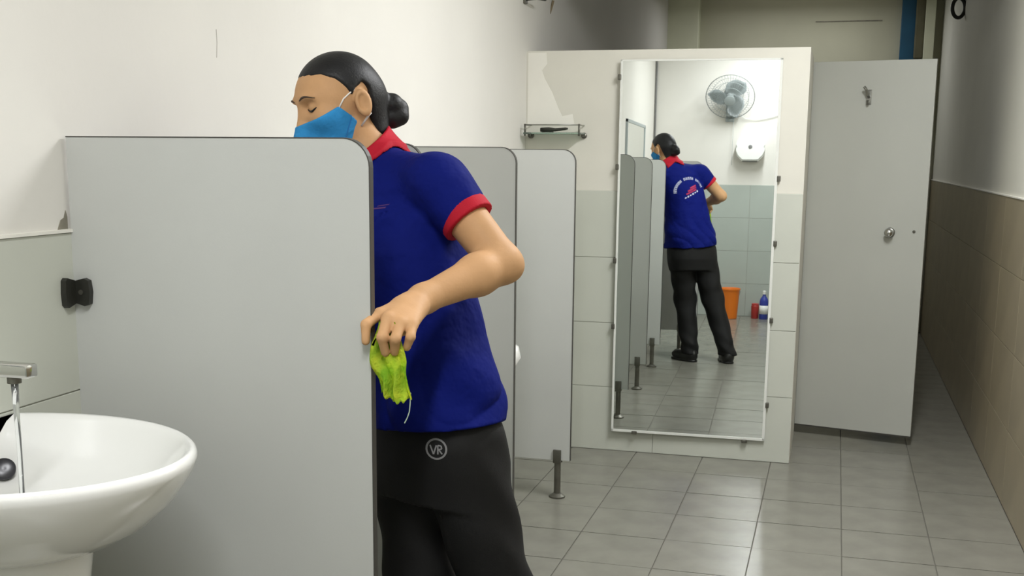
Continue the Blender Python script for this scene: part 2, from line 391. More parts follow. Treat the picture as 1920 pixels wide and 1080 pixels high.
# ------------------------------------------------------------------ wash basin and tap
BX, BY, BZ, BA, BB = -1.285, 1.525, 0.93, 0.335, 0.27
basin = thing('wash_basin', 'white ceramic oval wash basin on a pedestal beside the wide partition', 'wash basin', None, (BX, BY, 0))
def oval_ring(bm, s, z, n=72, ax=None, ay=None, ox=0):
    out = []
    for k in range(n):
        t = 2*math.pi*k/n; x = (ax or BA)*s*math.cos(t)+ox; y = (ay or BB)*s*math.sin(t)
        out.append(bm.verts.new((max(x, XL+0.002-BX), y, z)))
    return out
bm = BM(); prof = [(0.20,BZ-0.160),(0.42,BZ-0.157),(0.60,BZ-0.145),(0.76,BZ-0.116),(0.88,BZ-0.078),(0.955,BZ-0.042),(0.985,BZ-0.022),(0.993,BZ-0.012),(0.985,BZ-0.004),(0.965,BZ),(0.945,BZ-0.002),(0.92,BZ-0.010),(0.87,BZ-0.032),(0.78,BZ-0.065),(0.64,BZ-0.095),(0.45,BZ-0.115),(0.2,BZ-0.125),(0.06,BZ-0.128)]
rings = []
for i, (s, z) in enumerate(prof):
    k = min(max((i-8)/5, 0), 1)
    rings.append(oval_ring(bm, s, z, ax=BA*(1-0.08*k), ox=0.03*k))
for A, B in zip(rings, rings[1:]):
    for k in range(72): bm.faces.new((A[k], A[(k+1) % 72], B[(k+1) % 72], B[k]))
bm.faces.new(rings[0][::-1]); bm.faces.new(rings[-1])
bmesh.ops.remove_doubles(bm, verts=bm.verts, dist=0.0004)
bowl = obj('bowl', bm, 'ceramic', basin, smooth=True)
_n = Vector((0.55, -0.62, 0.56)).normalized()
bm = BM(); lathe(bm, [(0.0195,-0.010),(0.0195,0.0015),(0.016,0.003),(0.002,0.0022)], 24, T4(-0.092, 0.131, BZ-0.076) @ _n.to_track_quat('Z', 'Y').to_matrix().to_4x4()); obj('overflow_ring', bm, 'ceramic_dark', basin, smooth=True)
bm = BM(); lathe(bm, [(0.022,0),(0.022,0.004),(0.012,0.006)], 24, T4(0.035, 0, BZ-0.1278)); obj('drain', bm, 'chrome', basin, smooth=True)
bm = BM(); rings = []
for z, ax, ay in ((0.0,0.13,0.115),(0.02,0.13,0.115),(0.06,0.115,0.10),(0.35,0.10,0.085),(0.62,0.115,0.095),(BZ-0.16,0.135,0.115),(BZ-0.12,0.14,0.12)):
    rings.append(oval_ring(bm, 1, z, 40, ax, ay, 0.02))
for A, B in zip(rings, rings[1:]):
    for k in range(40): bm.faces.new((A[k], A[(k+1) % 40], B[(k+1) % 40], B[k]))
bm.faces.new(rings[0][::-1]); bm.faces.new(rings[-1]); obj('pedestal', bm, 'ceramic', basin, smooth=True)
tap = thing('faucet', 'chrome basin tap with water running from its flat spout', 'faucet', None, (XL+0.045, BY, BZ))
bm = BM(); lathe(bm, [(0.026,0),(0.026,0.006),(0.020,0.014),(0.019,0.150),(0.014,0.155)], 24); obj('body', bm, 'chrome', tap, edge=40)
bm = BM(); box(bm, 0.0, 0.180, -0.014, 0.014, 0.120, 0.142, bev=0.004); sp = obj('spout', bm, 'chrome', tap, edge=40)
bm = BM(); lathe(bm, [(0.011,0.0),(0.011,0.012)], 16, T4(0.145,0,0.110)); obj('aerator', bm, 'steel_dark', sp, edge=40)
bm = BM(); box(bm, -0.02, 0.05, -0.009, 0.009, 0.157, 0.165, Matrix.Identity(4), bev=0.003); obj('lever', bm, 'chrome', tap, edge=40)
bm = BM(); tube(bm, [(0.145,0,0.112),(0.145,0,0.07),(0.1455,0.0005,0.0),(0.145,0,-0.118)], [0.006,0.0048,0.004,0.0045], 12); obj('water_stream', bm, 'water', tap, smooth=True)

# ------------------------------------------------------------------ glass shelf on the low wall
sh = thing('glass_shelf', 'small green glass shelf with metal rail in the corner above the partitions', 'shelf', None, (-1.28, D+TT, 1.505))
bm = BM(); box(bm, -0.135, 0.135, -0.125, -0.004, 0.0, 0.008, bev=0.002); obj('glass_plate', bm, 'shelf_glass', sh)
bm = BM(); tube(bm, [(-0.128,-0.004,0.042),(-0.128,-0.118,0.042),(0.128,-0.118,0.042),(0.128,-0.004,0.042)], 0.0028, 8); obj('rail', bm, 'steel', sh, smooth=True)
for x in (-0.128, 0.128):
    bm = BM(); tube(bm, [(x,-0.118,-0.008),(x,-0.118,0.046)], 0.0045, 10); obj('post', bm, 'steel_dark', sh, smooth=True)
    bm = BM(); lathe(bm, [(0.014,0),(0.014,0.01),(0.007,0.014),(0.007,0.03)], 16, T4(x,0,-0.004) @ R4('X', 90)); obj('wall_bracket', bm, 'steel_dark', sh, edge=40)
br = thing('brush', 'dark brush lying on the glass shelf', 'brush', None, (-1.275, 5.345, 1.5135))
bm = BM(); tube(bm, [(-0.07,0,0.012),(-0.03,0,0.013),(0.0,0,0.012),(0.05,0,0.017),(0.06,0,0.018)], [0.010,0.011,0.008,0.006,0.004], 10); obj('handle', bm, 'brush_dark', br, smooth=True)
bm = BM()
for k in range(14):
    x = -0.062+k*0.004; tube(bm, [(x,0,0.010),(x,0,0.0)], 0.0018, 5)
o = obj('bristles', bm, 'brush_dark', br)
o['kind'] = 'stuff'

# ------------------------------------------------------------------ bits high on the walls
wb = thing('wall_bracket', 'small rusty metal bracket high on the white wall', 'bracket', None, (XL-TT, 5.36, 2.115))
bm = BM(); box(bm, -0.002, 0.012, -0.02, 0.02, -0.02, 0.02, bev=0.002); obj('plate', bm, 'steel_dark', wb)
bm = BM(); tube(bm, [(0.006,0,0.0),(0.06,0.0,0.004),(0.075,0.10,0.010)], 0.008, 8); obj('arm', bm, 'steel_dark', wb, smooth=True)
hk = thing('wall_hook', 'black ring hook high on the cream wall', 'hook', None, (XR+TT, 8.30, 2.38))
bm = BM(); box(bm, -0.012, 0.002, -0.02, 0.02, 0.05, 0.11, bev=0.003); obj('plate', bm, 'black_plastic', hk)
bm = BM(); tube(bm, [(-0.042+0.040*math.cos(t), 0.02*math.cos(t), 0.062*math.sin(t)) for t in [2*math.pi*k/24 for k in range(24)]], 0.012, 8, closed=True); obj('ring', bm, 'black_plastic', hk, smooth=True)

# ------------------------------------------------------------------ things reflected in the mirror, on and by the back wall
m2 = thing('basin_mirror', 'dark-framed mirror on the white wall above the wash basin', 'mirror', None, (XL-TT, 0.98, 1.49))
bm = BM(); box(bm, 0.0, 0.012, -0.61, 0.61, -0.25, 0.25); obj('glass', bm, 'mirror_glass', m2)
bm = BM()
for (a, b_, c, d_) in ((-0.63, 0.63, -0.27, -0.245), (-0.63, 0.63, 0.245, 0.27), (-0.63, -0.605, -0.27, 0.27), (0.605, 0.63, -0.27, 0.27)):
    box(bm, -0.001, 0.018, a, b_, c, d_, bev=0.002)
obj('frame', bm, 'fan_grey', m2)
wf = thing('wall_fan', 'grey wall fan with round wire grille', 'fan', None, (-0.72, YB, 2.05))
bm = BM(); box(bm, -0.04, 0.04, -0.008, 0.02, -0.22, -0.06, bev=0.004); base = obj('wall_plate', bm, 'fan_grey', wf)
bm = BM(); tube(bm, [(0,0.0,-0.15),(0,0.06,-0.15),(0,0.09,-0.10),(0,0.10,-0.03)], [0.03,0.028,0.025,0.022], 14); obj('arm', bm, 'fan_grey', wf, smooth=True)
FM = T4(0, 0.17, 0) @ R4('X', -32)
bm = BM(); lathe(bm, [(0.045,-0.10),(0.06,-0.085),(0.062,-0.03),(0.045,-0.02)], 24, FM @ R4('X', -90)); obj('motor_housing', bm, 'fan_grey', wf, edge=50)
bm = BM(); lathe(bm, [(0.035,-0.01),(0.035,0.02),(0.02,0.03)], 20, FM @ R4('X', -90)); hub = obj('hub', bm, 'fan_blade', wf, edge=50)
for k in range(3):
    bm = BM(); rows = []
    Mk = FM @ R4('Y', 120*k+30)
    for i in range(7):
        r = 0.03+i*0.158/6; wd = 0.035+0.055*math.sin(math.pi*min(1, i/6*0.85+0.1))
        rows.append([bm.verts.new(Mk @ Vector((wd*u, 0.004+0.022*u, r+0.02*u))) for u in (-1, -0.5, 0, 0.5, 1)])
    for A, B in zip(rows, rows[1:]):
        for j in range(4): bm.faces.new((A[j], A[j+1], B[j+1], B[j]))
    r_ = bmesh.ops.solidify(bm, geom=bm.faces[:], thickness=0.003)
    obj('blade', bm, 'fan_blade', wf, smooth=True)
def fan_grille(sgn, dep):
    bm = BM()
    for rr, dd in ((0.222,0.0),(0.17,0.55),(0.12,0.8),(0.07,0.95)):
        tube(bm, [FM @ Vector((rr*math.cos(t), sgn*dep*dd, rr*math.sin(t))) for t in [2*math.pi*k/40 for k in range(40)]], 0.0035 if rr > 0.2 else 0.0018, 6, closed=True)
    for k in range(48):
        t = 2*math.pi*k/48; tube(bm, [FM @ Vector((rr*math.cos(t), sgn*dep*dd, rr*math.sin(t))) for rr, dd in ((0.222,0.0),(0.20,0.3),(0.17,0.55),(0.12,0.8),(0.05,0.98))], 0.0010, 4)
    return bm
obj('front_grille', fan_grille(1, 0.075), 'fan_grey', wf, smooth=True); obj('rear_grille', fan_grille(-1, 0.07), 'fan_grey', wf, smooth=True)
bm = BM(); lathe(bm, [(0.05,0.0),(0.05,0.006),(0.03,0.01)], 24, FM @ T4(0,0.074,0) @ R4('X', -90)); obj('badge', bm, 'fan_grey', wf, edge=50)
bm = BM(); tube(bm, [(0.06,0.03,-0.13),(0.14,0.01,-0.19),(0.25,0.006,-0.20),(0.36,0.006,-0.18),(0.46,0.006,-0.15)], 0.004, 6); obj('power_cord', bm, 'white_plastic', wf, smooth=True)
bm = BM(); tube(bm, [(0.035,0.05,-0.17),(0.035,0.05,-0.40),(0.033,0.05,-0.62)], 0.0022, 6); obj('pull_cord', bm, 'fan_grey', wf, smooth=True)
td = thing('paper_dispenser', 'round white toilet paper dispenser on the wall under the fan', 'dispenser', None, (-0.518, YB, 1.60))
poly = [(0.134*math.cos(t), 0.134*math.sin(t)) for t in [math.radians(a) for a in range(-20, 201, 10)]]+[(-0.12,-0.085),(-0.075,-0.128),(0.075,-0.128),(0.12,-0.085)]
bm = BM(); vs = prism(bm, poly, 0.115, -0.012)
es = [e for e in bm.edges if all(abs(v.co.y-0.115) < 1e-5 for v in e.verts)]
bmesh.ops.bevel(bm, geom=es, offset=0.012, segments=3, affect='EDGES'); obj('cover', bm, 'white_plastic', td, edge=35)
bm = BM(); lathe(bm, [(0.018,0),(0.018,0.004),(0.012,0.006)], 20, T4(0,0.114,0) @ R4('X', -90)); obj('lock', bm, 'grey_plastic', td, edge=40)
bm = BM(); box(bm, -0.07, 0.07, 0.03, 0.09, -0.138, -0.126, bev=0.003); obj('paper_slot', bm, 'grey_plastic', td)
bu = thing('bucket', 'orange plastic bucket on the floor by the tiled wall', 'bucket', None, (-0.645, -0.27, 0))
bm = BM(); lathe(bm, [(0.070,0.0),(0.075,0.004),(0.092,0.27),(0.099,0.272),(0.099,0.285),(0.094,0.287),(0.090,0.28),(0.072,0.012)], 32); obj('shell', bm, 'bucket_orange', bu, edge=40)
bm = BM(); tube(bm, [(0.097*math.cos(t), 0.03*math.sin(t)+0.092*0, 0.262-0.10*abs(math.sin(t))) for t in [math.pi*k/16 for k in range(17)]], 0.0025, 6); obj('handle', bm, 'steel', bu, smooth=True)
bo = thing('detergent_bottle', 'blue and white plastic bottle on the floor by the tiled wall', 'bottle', None, (-0.325, -0.30, 0))
bm = BM(); lathe(bm, [(0.036,0.0),(0.040,0.006),(0.040,0.165),(0.034,0.195),(0.015,0.22),(0.014,0.24)], 24, sy=0.75); obj('body', bm, 'bottle_blue', bo, edge=40)
bm = BM(); lathe(bm, [(0.0408,0.05),(0.0408,0.13)], 24, sy=0.75); obj('wrap_label', bm, 'white_plastic', bo, smooth=True)
bm = BM(); lathe(bm, [(0.016,0.236),(0.016,0.265),(0.010,0.27)], 16); obj('cap', bm, 'white_plastic', bo, edge=40)
rb = thing('container', 'small dark red container beside the blue bottle', 'container', None, (-0.405, -0.34, 0))
bm = BM(); lathe(bm, [(0.032,0.0),(0.035,0.005),(0.037,0.12),(0.030,0.128)], 24); obj('body', bm, 'bottle_red', rb, edge=40)
bm = BM(); lathe(bm, [(0.034,0.124),(0.034,0.14),(0.028,0.143)], 24); obj('lid', bm, 'bottle_red', rb, edge=40)

# ------------------------------------------------------------------ ceiling lamps, the far one an added fill
for k, (lx, ly, pw, tr) in enumerate(LAMPS):
    fl = thing('fluorescent_lamp', ('white ceiling tube lamp over the urinal partitions', 'white ceiling tube lamp over the wash basin', 'added unseen tube lamp brightening the space behind the low wall')[k], 'lamp', 'ceiling tube lamps', (lx, ly, CEIL)); fl.rotation_euler = (0, 0, math.radians(tr))
    bm = BM(); box(bm, -0.04, 0.04, -0.63, 0.63, -0.055, 0.001, bev=0.004); obj('housing', bm, 'white_plastic', fl)
    bm = BM(); tube(bm, [(0,-0.60,-0.085),(0,0.60,-0.085)], 0.013, 14); obj('tube', bm, 'tube_glow', fl, smooth=True)
    for s in (-1, 1):
        bm = BM(); box(bm, -0.015, 0.015, s*0.605-0.012, s*0.605+0.012, -0.10, -0.05, bev=0.002); obj('lamp_holder', bm, 'white_plastic', fl)

# ------------------------------------------------------------------ the woman (signed distance shapes meshed as smooth surfaces)
f32 = np.float32
def V(*a): return np.array(a, f32)
def rc(p, a, b, r1, r2):
    a = np.asarray(a, f32); b = np.asarray(b, f32); ba = b-a
    t = np.clip(((p-a) @ ba)/max(float(ba @ ba), 1e-9), 0, 1)
    return np.linalg.norm(p-a-t[:, None]*ba, axis=1)-(r1+(r2-r1)*t)
def ell(p, c, r):
    r = np.asarray(r, f32); q = p-np.asarray(c, f32)
    k0 = np.linalg.norm(q/r, axis=1); k1 = np.linalg.norm(q/(r*r), axis=1)+1e-6
    return k0*(k0-1)/k1
def smin(a, b, k):
    h_ = np.clip(k-np.abs(a-b), 0, None)/k
    return np.minimum(a, b)-h_*h_*k*0.25
def smax(a, b, k): return -smin(-a, -b, k)
def poly2(px, pz, poly):
    P_ = np.asarray(poly, f32); n = len(P_)
    d = np.full(px.shape, 1e9, f32); s = np.ones(px.shape, f32)
    for i in range(n):
        a, b_ = P_[i], P_[i-1]; e = b_-a
        wx, wz = px-a[0], pz-a[1]
        t = np.clip((wx*e[0]+wz*e[1])/float(e @ e), 0, 1)
        d = np.minimum(d, (wx-t*e[0])**2+(wz-t*e[1])**2)
        c1 = pz >= a[1]; c2 = pz < b_[1]; c3 = e[0]*wz > e[1]*wx
        s = np.where((c1 & c2 & c3) | (~c1 & ~c2 & ~c3), -s, s)
    return s*np.sqrt(d)
def surfnet(fn, lo, hi, h, name, m, parent):
    lo = np.asarray(lo, f32); hi = np.asarray(hi, f32); B = 8
    nb = np.ceil((hi-lo)/(h*B)).astype(int); N = nb*B
    bi = np.stack(np.meshgrid(*[np.arange(k) for k in nb], indexing='ij'), -1).reshape(-1, 3)
    dc = fn((lo+(bi*B+B/2-0.5)*h).astype(f32))
    act = np.abs(dc) < h*B*0.87*1.6+0.006
    VOL = np.repeat(np.repeat(np.repeat(np.where(dc > 0, 1.0, -1.0).astype(f32).reshape(nb), B, 0), B, 1), B, 2)
    off = np.stack(np.meshgrid(*[np.arange(B)]*3, indexing='ij'), -1).reshape(-1, 3)
    ab = bi[act]
    for s in range(0, len(ab), 400):
        idx = (ab[s:s+400, None, :]*B+off[None]).reshape(-1, 3)
        VOL[idx[:, 0], idx[:, 1], idx[:, 2]] = fn((lo+idx*h).astype(f32))
    I = VOL < 0
    c = np.zeros(N-1, np.int8)
    for dx in (0, 1):
        for dy in (0, 1):
            for dz in (0, 1): c += I[dx:N[0]-1+dx, dy:N[1]-1+dy, dz:N[2]-1+dz]
    ci = np.argwhere((c > 0) & (c < 8))
    pos = np.zeros((len(ci), 3), f32); cnt = np.zeros(len(ci), f32)
    cor = [(x, y, z) for x in (0, 1) for y in (0, 1) for z in (0, 1)]
    val = {k: VOL[ci[:, 0]+k[0], ci[:, 1]+k[1], ci[:, 2]+k[2]] for k in cor}
    for a in cor:
        for ax in range(3):
            if a[ax]: continue
            b_ = tuple(1 if i == ax else a[i] for i in range(3))
            va, vb = val[a], val[b_]; x = (va < 0) != (vb < 0)
            t = np.where(x, va/np.where(x, va-vb, 1), 0)
            q = np.tile(np.array(a, f32), (len(ci), 1)); q[:, ax] += t
            pos += np.where(x[:, None], q, 0); cnt += x
    pos = lo+(ci+pos/cnt[:, None])*h
    idm = np.full(N-1, -1, np.int32); idm[ci[:, 0], ci[:, 1], ci[:, 2]] = np.arange(len(ci))
    quads = []
    for ax in range(3):
        sl0 = [slice(1, -1)]*3; sl1 = [slice(1, -1)]*3
        sl0[ax] = slice(0, -1); sl1[ax] = slice(1, None)
        A = I[tuple(sl0)]; Bq = I[tuple(sl1)]
        e = np.argwhere(A != Bq)
        flip = A[e[:, 0], e[:, 1], e[:, 2]]
        base = e.copy(); u, v = [(1, 2), (2, 0), (0, 1)][ax]
        base[:, u] += 1; base[:, v] += 1
        def cell(du, dv):
            q = base.copy(); q[:, u] += du; q[:, v] += dv
            return idm[q[:, 0], q[:, 1], q[:, 2]]
        Q = np.stack([cell(-1, -1), cell(0, -1), cell(0, 0), cell(-1, 0)], 1)
        Q[~flip] = Q[~flip][:, ::-1]; quads.append(Q)
    Q = np.concatenate(quads); Q = Q[(Q >= 0).all(1)]
    me = bpy.data.meshes.new(name)
    me.vertices.add(len(pos)); me.vertices.foreach_set('co', pos.astype(f32).ravel())
    me.loops.add(Q.size); me.loops.foreach_set('vertex_index', Q.ravel().astype(np.int32))
    me.polygons.add(len(Q)); me.polygons.foreach_set('loop_start', np.arange(0, Q.size, 4, dtype=np.int32))
    me.polygons.foreach_set('use_smooth', np.ones(len(Q), bool))
    me.update(calc_edges=True); me.validate()
    me.materials.append(MATS[m])
    o = link(name, me, parent)
    return o

# joints (metres, world)
NB = V(-0.998, 2.44, 1.400)
LFT = V(0.84, -0.545, 0); LFT /= np.linalg.norm(LFT); FWD = V(-0.545, -0.84, 0); FWD /= np.linalg.norm(FWD)
SHL = V(-0.80, 2.315, 1.345); ELL = V(-0.650, 2.275, 1.185); WRL = V(-0.757, 2.095, 1.128)
SHR = V(-1.140, 2.535, 1.315); ELR = V(-1.20, 2.42, 1.09); WRR = V(-1.19, 2.24, 1.02)
HIPC = V(-0.835, 2.38, 0.80)
HL, HR = HIPC+LFT*0.085+V(0,0,-0.02), HIPC-LFT*0.085+V(0,0,-0.02)
KL, KR = V(-0.672, 2.35, 0.445), V(-0.868, 2.375, 0.445)
AL, AR = V(-0.545, 2.44, 0.085), V(-0.812, 2.445, 0.085)
TZ = np.array([0.60, 0.80, 1.00, 1.15, 1.28, 1.36, 1.42], f32)      # spine curve
TCX = np.array([-0.825, -0.835, -0.862, -0.892, -0.938, -0.978, -1.000], f32)
TCY = np.array([2.375, 2.38, 2.385, 2.392, 2.405, 2.425, 2.44], f32)
def torso(p, zz, aa, bb, fo=None, grow=0.0):
    z = p[:, 2]
    cx = np.interp(z, TZ, TCX); cy = np.interp(z, TZ, TCY)
    l = (p[:, 0]-cx)*LFT[0]+(p[:, 1]-cy)*LFT[1]; f = (p[:, 0]-cx)*FWD[0]+(p[:, 1]-cy)*FWD[1]
    a = np.interp(z, zz, aa)+grow; b_ = np.interp(z, zz, bb)+grow
    if fo is not None: f = f-np.interp(z, zz, fo)
    q = (np.abs(l/a)**2.3+np.abs(f/b_)**2.3)**(1/2.3)
    d = (q-1)*np.minimum(a, b_)
    return np.maximum(d, np.maximum(zz[0]-z, z-zz[-1])).astype(f32)
def torsov(t): return [np.array(x, f32) for x in zip(*t)]
CORE = torsov([(0.74,0.10,0.08,0),(0.80,0.145,0.095,0),(0.90,0.14,0.095,0),(1.02,0.12,0.085,0),(1.14,0.125,0.09,0.005),(1.24,0.135,0.092,0.005),(1.32,0.12,0.08,0),(1.38,0.08,0.06,0),(1.41,0.05,0.05,0)])
SHRT = torsov([(0.815,0.192,0.142,0.004),(0.86,0.190,0.140,0.004),(0.93,0.180,0.132,0.004),(1.02,0.162,0.124,0.006),(1.12,0.158,0.126,0.014),(1.20,0.163,0.130,0.018),(1.27,0.160,0.120,0.010),(1.33,0.135,0.098,0.0),(1.38,0.092,0.076,0.0),(1.41,0.06,0.06,0)])
PANT = torsov([(0.66,0.165,0.120,-0.005),(0.74,0.178,0.128,-0.006),(0.82,0.172,0.122,-0.004),(0.90,0.155,0.108,0)])

# head frame: x forward, y left, z up; origin on the ear axis
E0 = V(-1.040, 2.415, 1.513)
hf = np.array([-0.68, -0.733, 0.0]); hf /= np.linalg.norm(hf)
pit = math.radians(12); HX = hf*math.cos(pit)+np.array([0, 0, -1])*math.sin(pit)
HY = np.cross([0, 0, 1], hf); HZ = np.cross(HX, HY)
_rl = math.radians(5); HY, HZ = HY*math.cos(_rl)+HZ*math.sin(_rl), -HY*math.sin(_rl)+HZ*math.cos(_rl)
HM = np.stack([HX, HY, HZ], 1).astype(f32)
def h2w(x, y, z): return (E0+HM @ V(x, y, z)).astype(f32)
def loc(p): return (p-E0) @ HM
def skull(q):
    d = ell(q, (0.022,0,0.030), (0.090,0.073,0.078))
    d = smin(d, ell(q, (0.055,0,0.010), (0.058,0.064,0.062)), 0.03)
    d = smin(d, ell(q, (0.062,0,-0.050), (0.050,0.052,0.058)), 0.035)
    d = smin(d, ell(q, (0.084,0,-0.085), (0.024,0.028,0.020)), 0.03)
    return d
def facesd(q):
    d = skull(q); y = np.abs(q[:, 1]); qs = np.stack([q[:, 0], y, q[:, 2]], 1)
    d = smin(d, ell(qs, (0.078,0.040,-0.022), (0.026,0.024,0.022)), 0.022)      # cheekbones
    d = smin(d, ell(qs, (0.104,0.026,0.026), (0.014,0.026,0.007)), 0.014)       # brow
    d = smax(d, -ell(qs, (0.119,0.032,0.006), (0.020,0.020,0.012)), 0.014)      # eye socket
    d = smin(d, ell(qs, (0.096,0.032,0.005), (0.013,0.015,0.012)), 0.003)       # eyeball and lids
    d = smin(d, rc(q, (0.107,0,0.012), (0.124,0,-0.028), 0.007, 0.0105), 0.014) # nose
    d = smin(d, ell(qs, (0.118,0.011,-0.031), (0.009,0.008,0.007)), 0.008)
    d = smin(d, ell(q, (0.110,0,-0.056), (0.010,0.024,0.006)), 0.008)
    d = smin(d, ell(q, (0.109,0,-0.066), (0.010,0.020,0.006)), 0.008)
    ear = ell(qs, (0.003,0.077,-0.008), (0.019,0.010,0.030))
    ear = smax(ear, -ell(qs, (0.007,0.086,-0.006), (0.011,0.011,0.019)), 0.003)
    ear = smin(ear, rc(qs, (0.004,0.072,-0.012), (-0.002,0.077,0.004), 0.005, 0.004), 0.004)
    d = smin(d, ear, 0.006)
    return d
FG = [  # left hand fingers: knuckle, middle joint, tip, radii
    ((-0.797,1.972,1.113), (-0.809,1.936,1.098), (-0.8075,1.930,1.068), 0.0105, 0.0095, 0.0078),
    ((-0.774,1.955,1.108), (-0.773,1.924,1.078), (-0.772,1.936,1.048), 0.0112, 0.0100, 0.0080),
    ((-0.751,1.958,1.100), (-0.749,1.928,1.076), (-0.756,1.942,1.049), 0.0108, 0.0098, 0.0080),
    ((-0.733,1.972,1.096), (-0.7265,1.945,1.078), (-0.7365,1.952,1.057), 0.0098, 0.0088, 0.0074)]
def bodysd(p):
    d = torso(p, *CORE)
    d = smin(d, rc(p, NB+V(0,0,-0.02), SHL, 0.045, 0.045), 0.03); d = smin(d, rc(p, NB+V(0,0,-0.02), SHR, 0.045, 0.045), 0.03)
    d = smin(d, rc(p, NB+V(0.0,0.005,-0.02), h2w(0.005,0,-0.055), 0.056, 0.049), 0.03)
    for A, Bj, W, s in ((SHL, ELL, WRL, 1), (SHR, ELR, WRR, -1)):
        arm = rc(p, A, Bj, 0.048, 0.040)
        mid = Bj*0.68+W*0.32
        fore = smin(rc(p, Bj, mid, 0.040, 0.0405), rc(p, mid, W, 0.0405, 0.0265), 0.02)
        arm = smin(arm, fore, 0.018)
        d = smin(d, arm, 0.025)
    ol = (ELL-(SHL+WRL)/2); ol /= np.linalg.norm(ol)
    d = smin(d, rc(p, ELL+ol*0.020, ELL+ol*0.020, 0.020, 0.020), 0.02)
    # left hand
    hand = rc(p, WRL, (-0.770,2.03,1.118), 0.027, 0.024)
    for k, (a, b_, c, r0, r1, r2) in enumerate(FG):
        st = WRL*0.65+np.array(a, f32)*0.35
        hand = smin(hand, rc(p, st, a, 0.018, r0+0.001), 0.014)
    hand = smin(hand, rc(p, (-0.765,1.99,1.095), (-0.760,1.975,1.09), 0.021, 0.018), 0.02)
    d = smin(d, hand, 0.02)
    fing = None
    for a, b_, c, r0, r1, r2 in FG:
        g_ = smin(rc(p, a, b_, r0, r1), rc(p, b_, c, r1, r2), 0.004)
        fing = g_ if fing is None else smin(fing, g_, 0.002)
    th = smin(rc(p, (-0.785,2.035,1.105), (-0.795,1.995,1.075), 0.014, 0.0115), rc(p, (-0.795,1.995,1.075), (-0.783,1.972,1.055), 0.0115, 0.009), 0.005)
    fing = smin(fing, th, 0.003)
    d = smin(d, fing, 0.006)
    # right hand, resting against the far side of the bay
    rp = WRR+V(-0.02,-0.07,-0.01)
    d = smin(d, rc(p, WRR, rp, 0.025, 0.026), 0.015)
    for k in range(4):
        a = rp+V(-0.03+0.019*k, -0.012, 0.002*k); b_ = a+V(-0.006,-0.036,-0.006); c = b_+V(0.0,-0.022,-0.018)
        d = smin(d, smin(rc(p, a, b_, 0.0105, 0.0095), rc(p, b_, c, 0.0095, 0.0078), 0.004), 0.004)
    d = smin(d, smin(rc(p, WRR+V(0.012,-0.025,0), WRR+V(0.042,-0.062,-0.012), 0.013, 0.011), rc(p, WRR+V(0.042,-0.062,-0.012), WRR+V(0.040,-0.090,-0.022), 0.011, 0.009), 0.004), 0.006)
    # legs
    for H, K, A in ((HL, KL, AL), (HR, KR, AR)):
        d = smin(d, smin(rc(p, H, K, 0.075, 0.050), rc(p, K, A, 0.050, 0.033), 0.02), 0.03)
        d = smin(d, rc(p, A, A+V(0,0,-0.045), 0.033, 0.032), 0.01)
    q = loc(p)
    near = np.linalg.norm(q, axis=1) < 0.26
    hd = np.full(len(p), 0.12, f32)
    hd[near] = facesd(q[near])
    return smin(d, hd, 0.02)
person = surfnet(bodysd, (-1.36, 1.88, 0.03), (-0.42, 2.68, 1.66), 0.0038, 'person', 'skin', None)
tag(person, 'woman in blue polo shirt and mask leaning behind the wide grey partition', 'person')

# hair with bun
HAIRP = [(0.122,0.074),(0.103,0.069),(0.075,0.064),(0.052,0.052),(0.034,0.030),(0.024,0.010),(0.012,0.024),(-0.006,0.036),(-0.019,0.020),(-0.020,-0.020),(-0.018,-0.045),(-0.024,-0.066),(-0.040,-0.088),(-0.16,-0.088),(-0.16,0.16),(0.122,0.16)]
def hairsd(p):
    q = loc(p)
    d = ell(q, (0.020,0,0.028), (0.095,0.079,0.086))
    d = smin(d, rc(q, (-0.035,0,0.0), (-0.032,0,-0.070), 0.050, 0.042), 0.03)
    d = smax(d, poly2(q[:, 0], q[:, 2], HAIRP)+0.0012*np.sin(q[:, 1]*420+q[:, 0]*160), 0.010)
    for c, r in (((-0.072,0,-0.012), 0.027), ((-0.096,0.004,-0.022), 0.026), ((-0.112,-0.002,-0.034), 0.024), ((-0.092,0.0,-0.048), 0.026), ((-0.108,0.006,-0.050), 0.021)):
        d = smin(d, np.linalg.norm(q-V(*c), axis=1)-r, 0.006)
    return d.astype(f32)
_c = E0+HM @ V(-0.01, 0, 0.01)
hair = surfnet(hairsd, _c-0.17, _c+0.17, 0.003, 'hair', 'hair', person)
hair['label'] = 'black hair tied in a bun'

# face mask with seam and ear loops
MASKP = [(0.150,-0.030),(0.112,-0.022),(0.060,-0.005),(0.030,-0.030),(0.006,-0.050),(0.004,-0.085),(0.05,-0.125),(0.150,-0.125)]
def masksd(p):
    q = loc(p)
    d = skull(q)-0.005
    y = np.abs(q[:, 1]); qs = np.stack([q[:, 0], y, q[:, 2]], 1)
    d = smin(d, ell(qs, (0.078,0.040,-0.022), (0.031,0.029,0.027)), 0.02)
    d = smin(d, rc(q, (0.108,0,-0.015), (0.128,0,-0.062), 0.016, 0.014), 0.035)
    d = smin(d, rc(q, (0.128,0,-0.062), (0.098,0,-0.100), 0.014, 0.018), 0.03)
    return smax(d, poly2(q[:, 0], q[:, 2], MASKP), 0.002).astype(f32)
_c = E0+HM @ V(0.07, 0, -0.05)
mask = surfnet(masksd, _c-0.13, _c+0.13, 0.0028, 'face_mask', 'mask_blue', person)
mask['label'] = 'light blue fabric face mask'
def bvh(o): return BVHTree.FromObject(o, bpy.context.evaluated_depsgraph_get())
bpy.context.view_layer.update()
MB, BB_ = bvh(mask), bvh(person)
def snap(tree, pts, off):
    out = []
    for p in pts:
        c, n, i, dd = tree.find_nearest(Vector(p)); out.append(c+n*off)
    return out
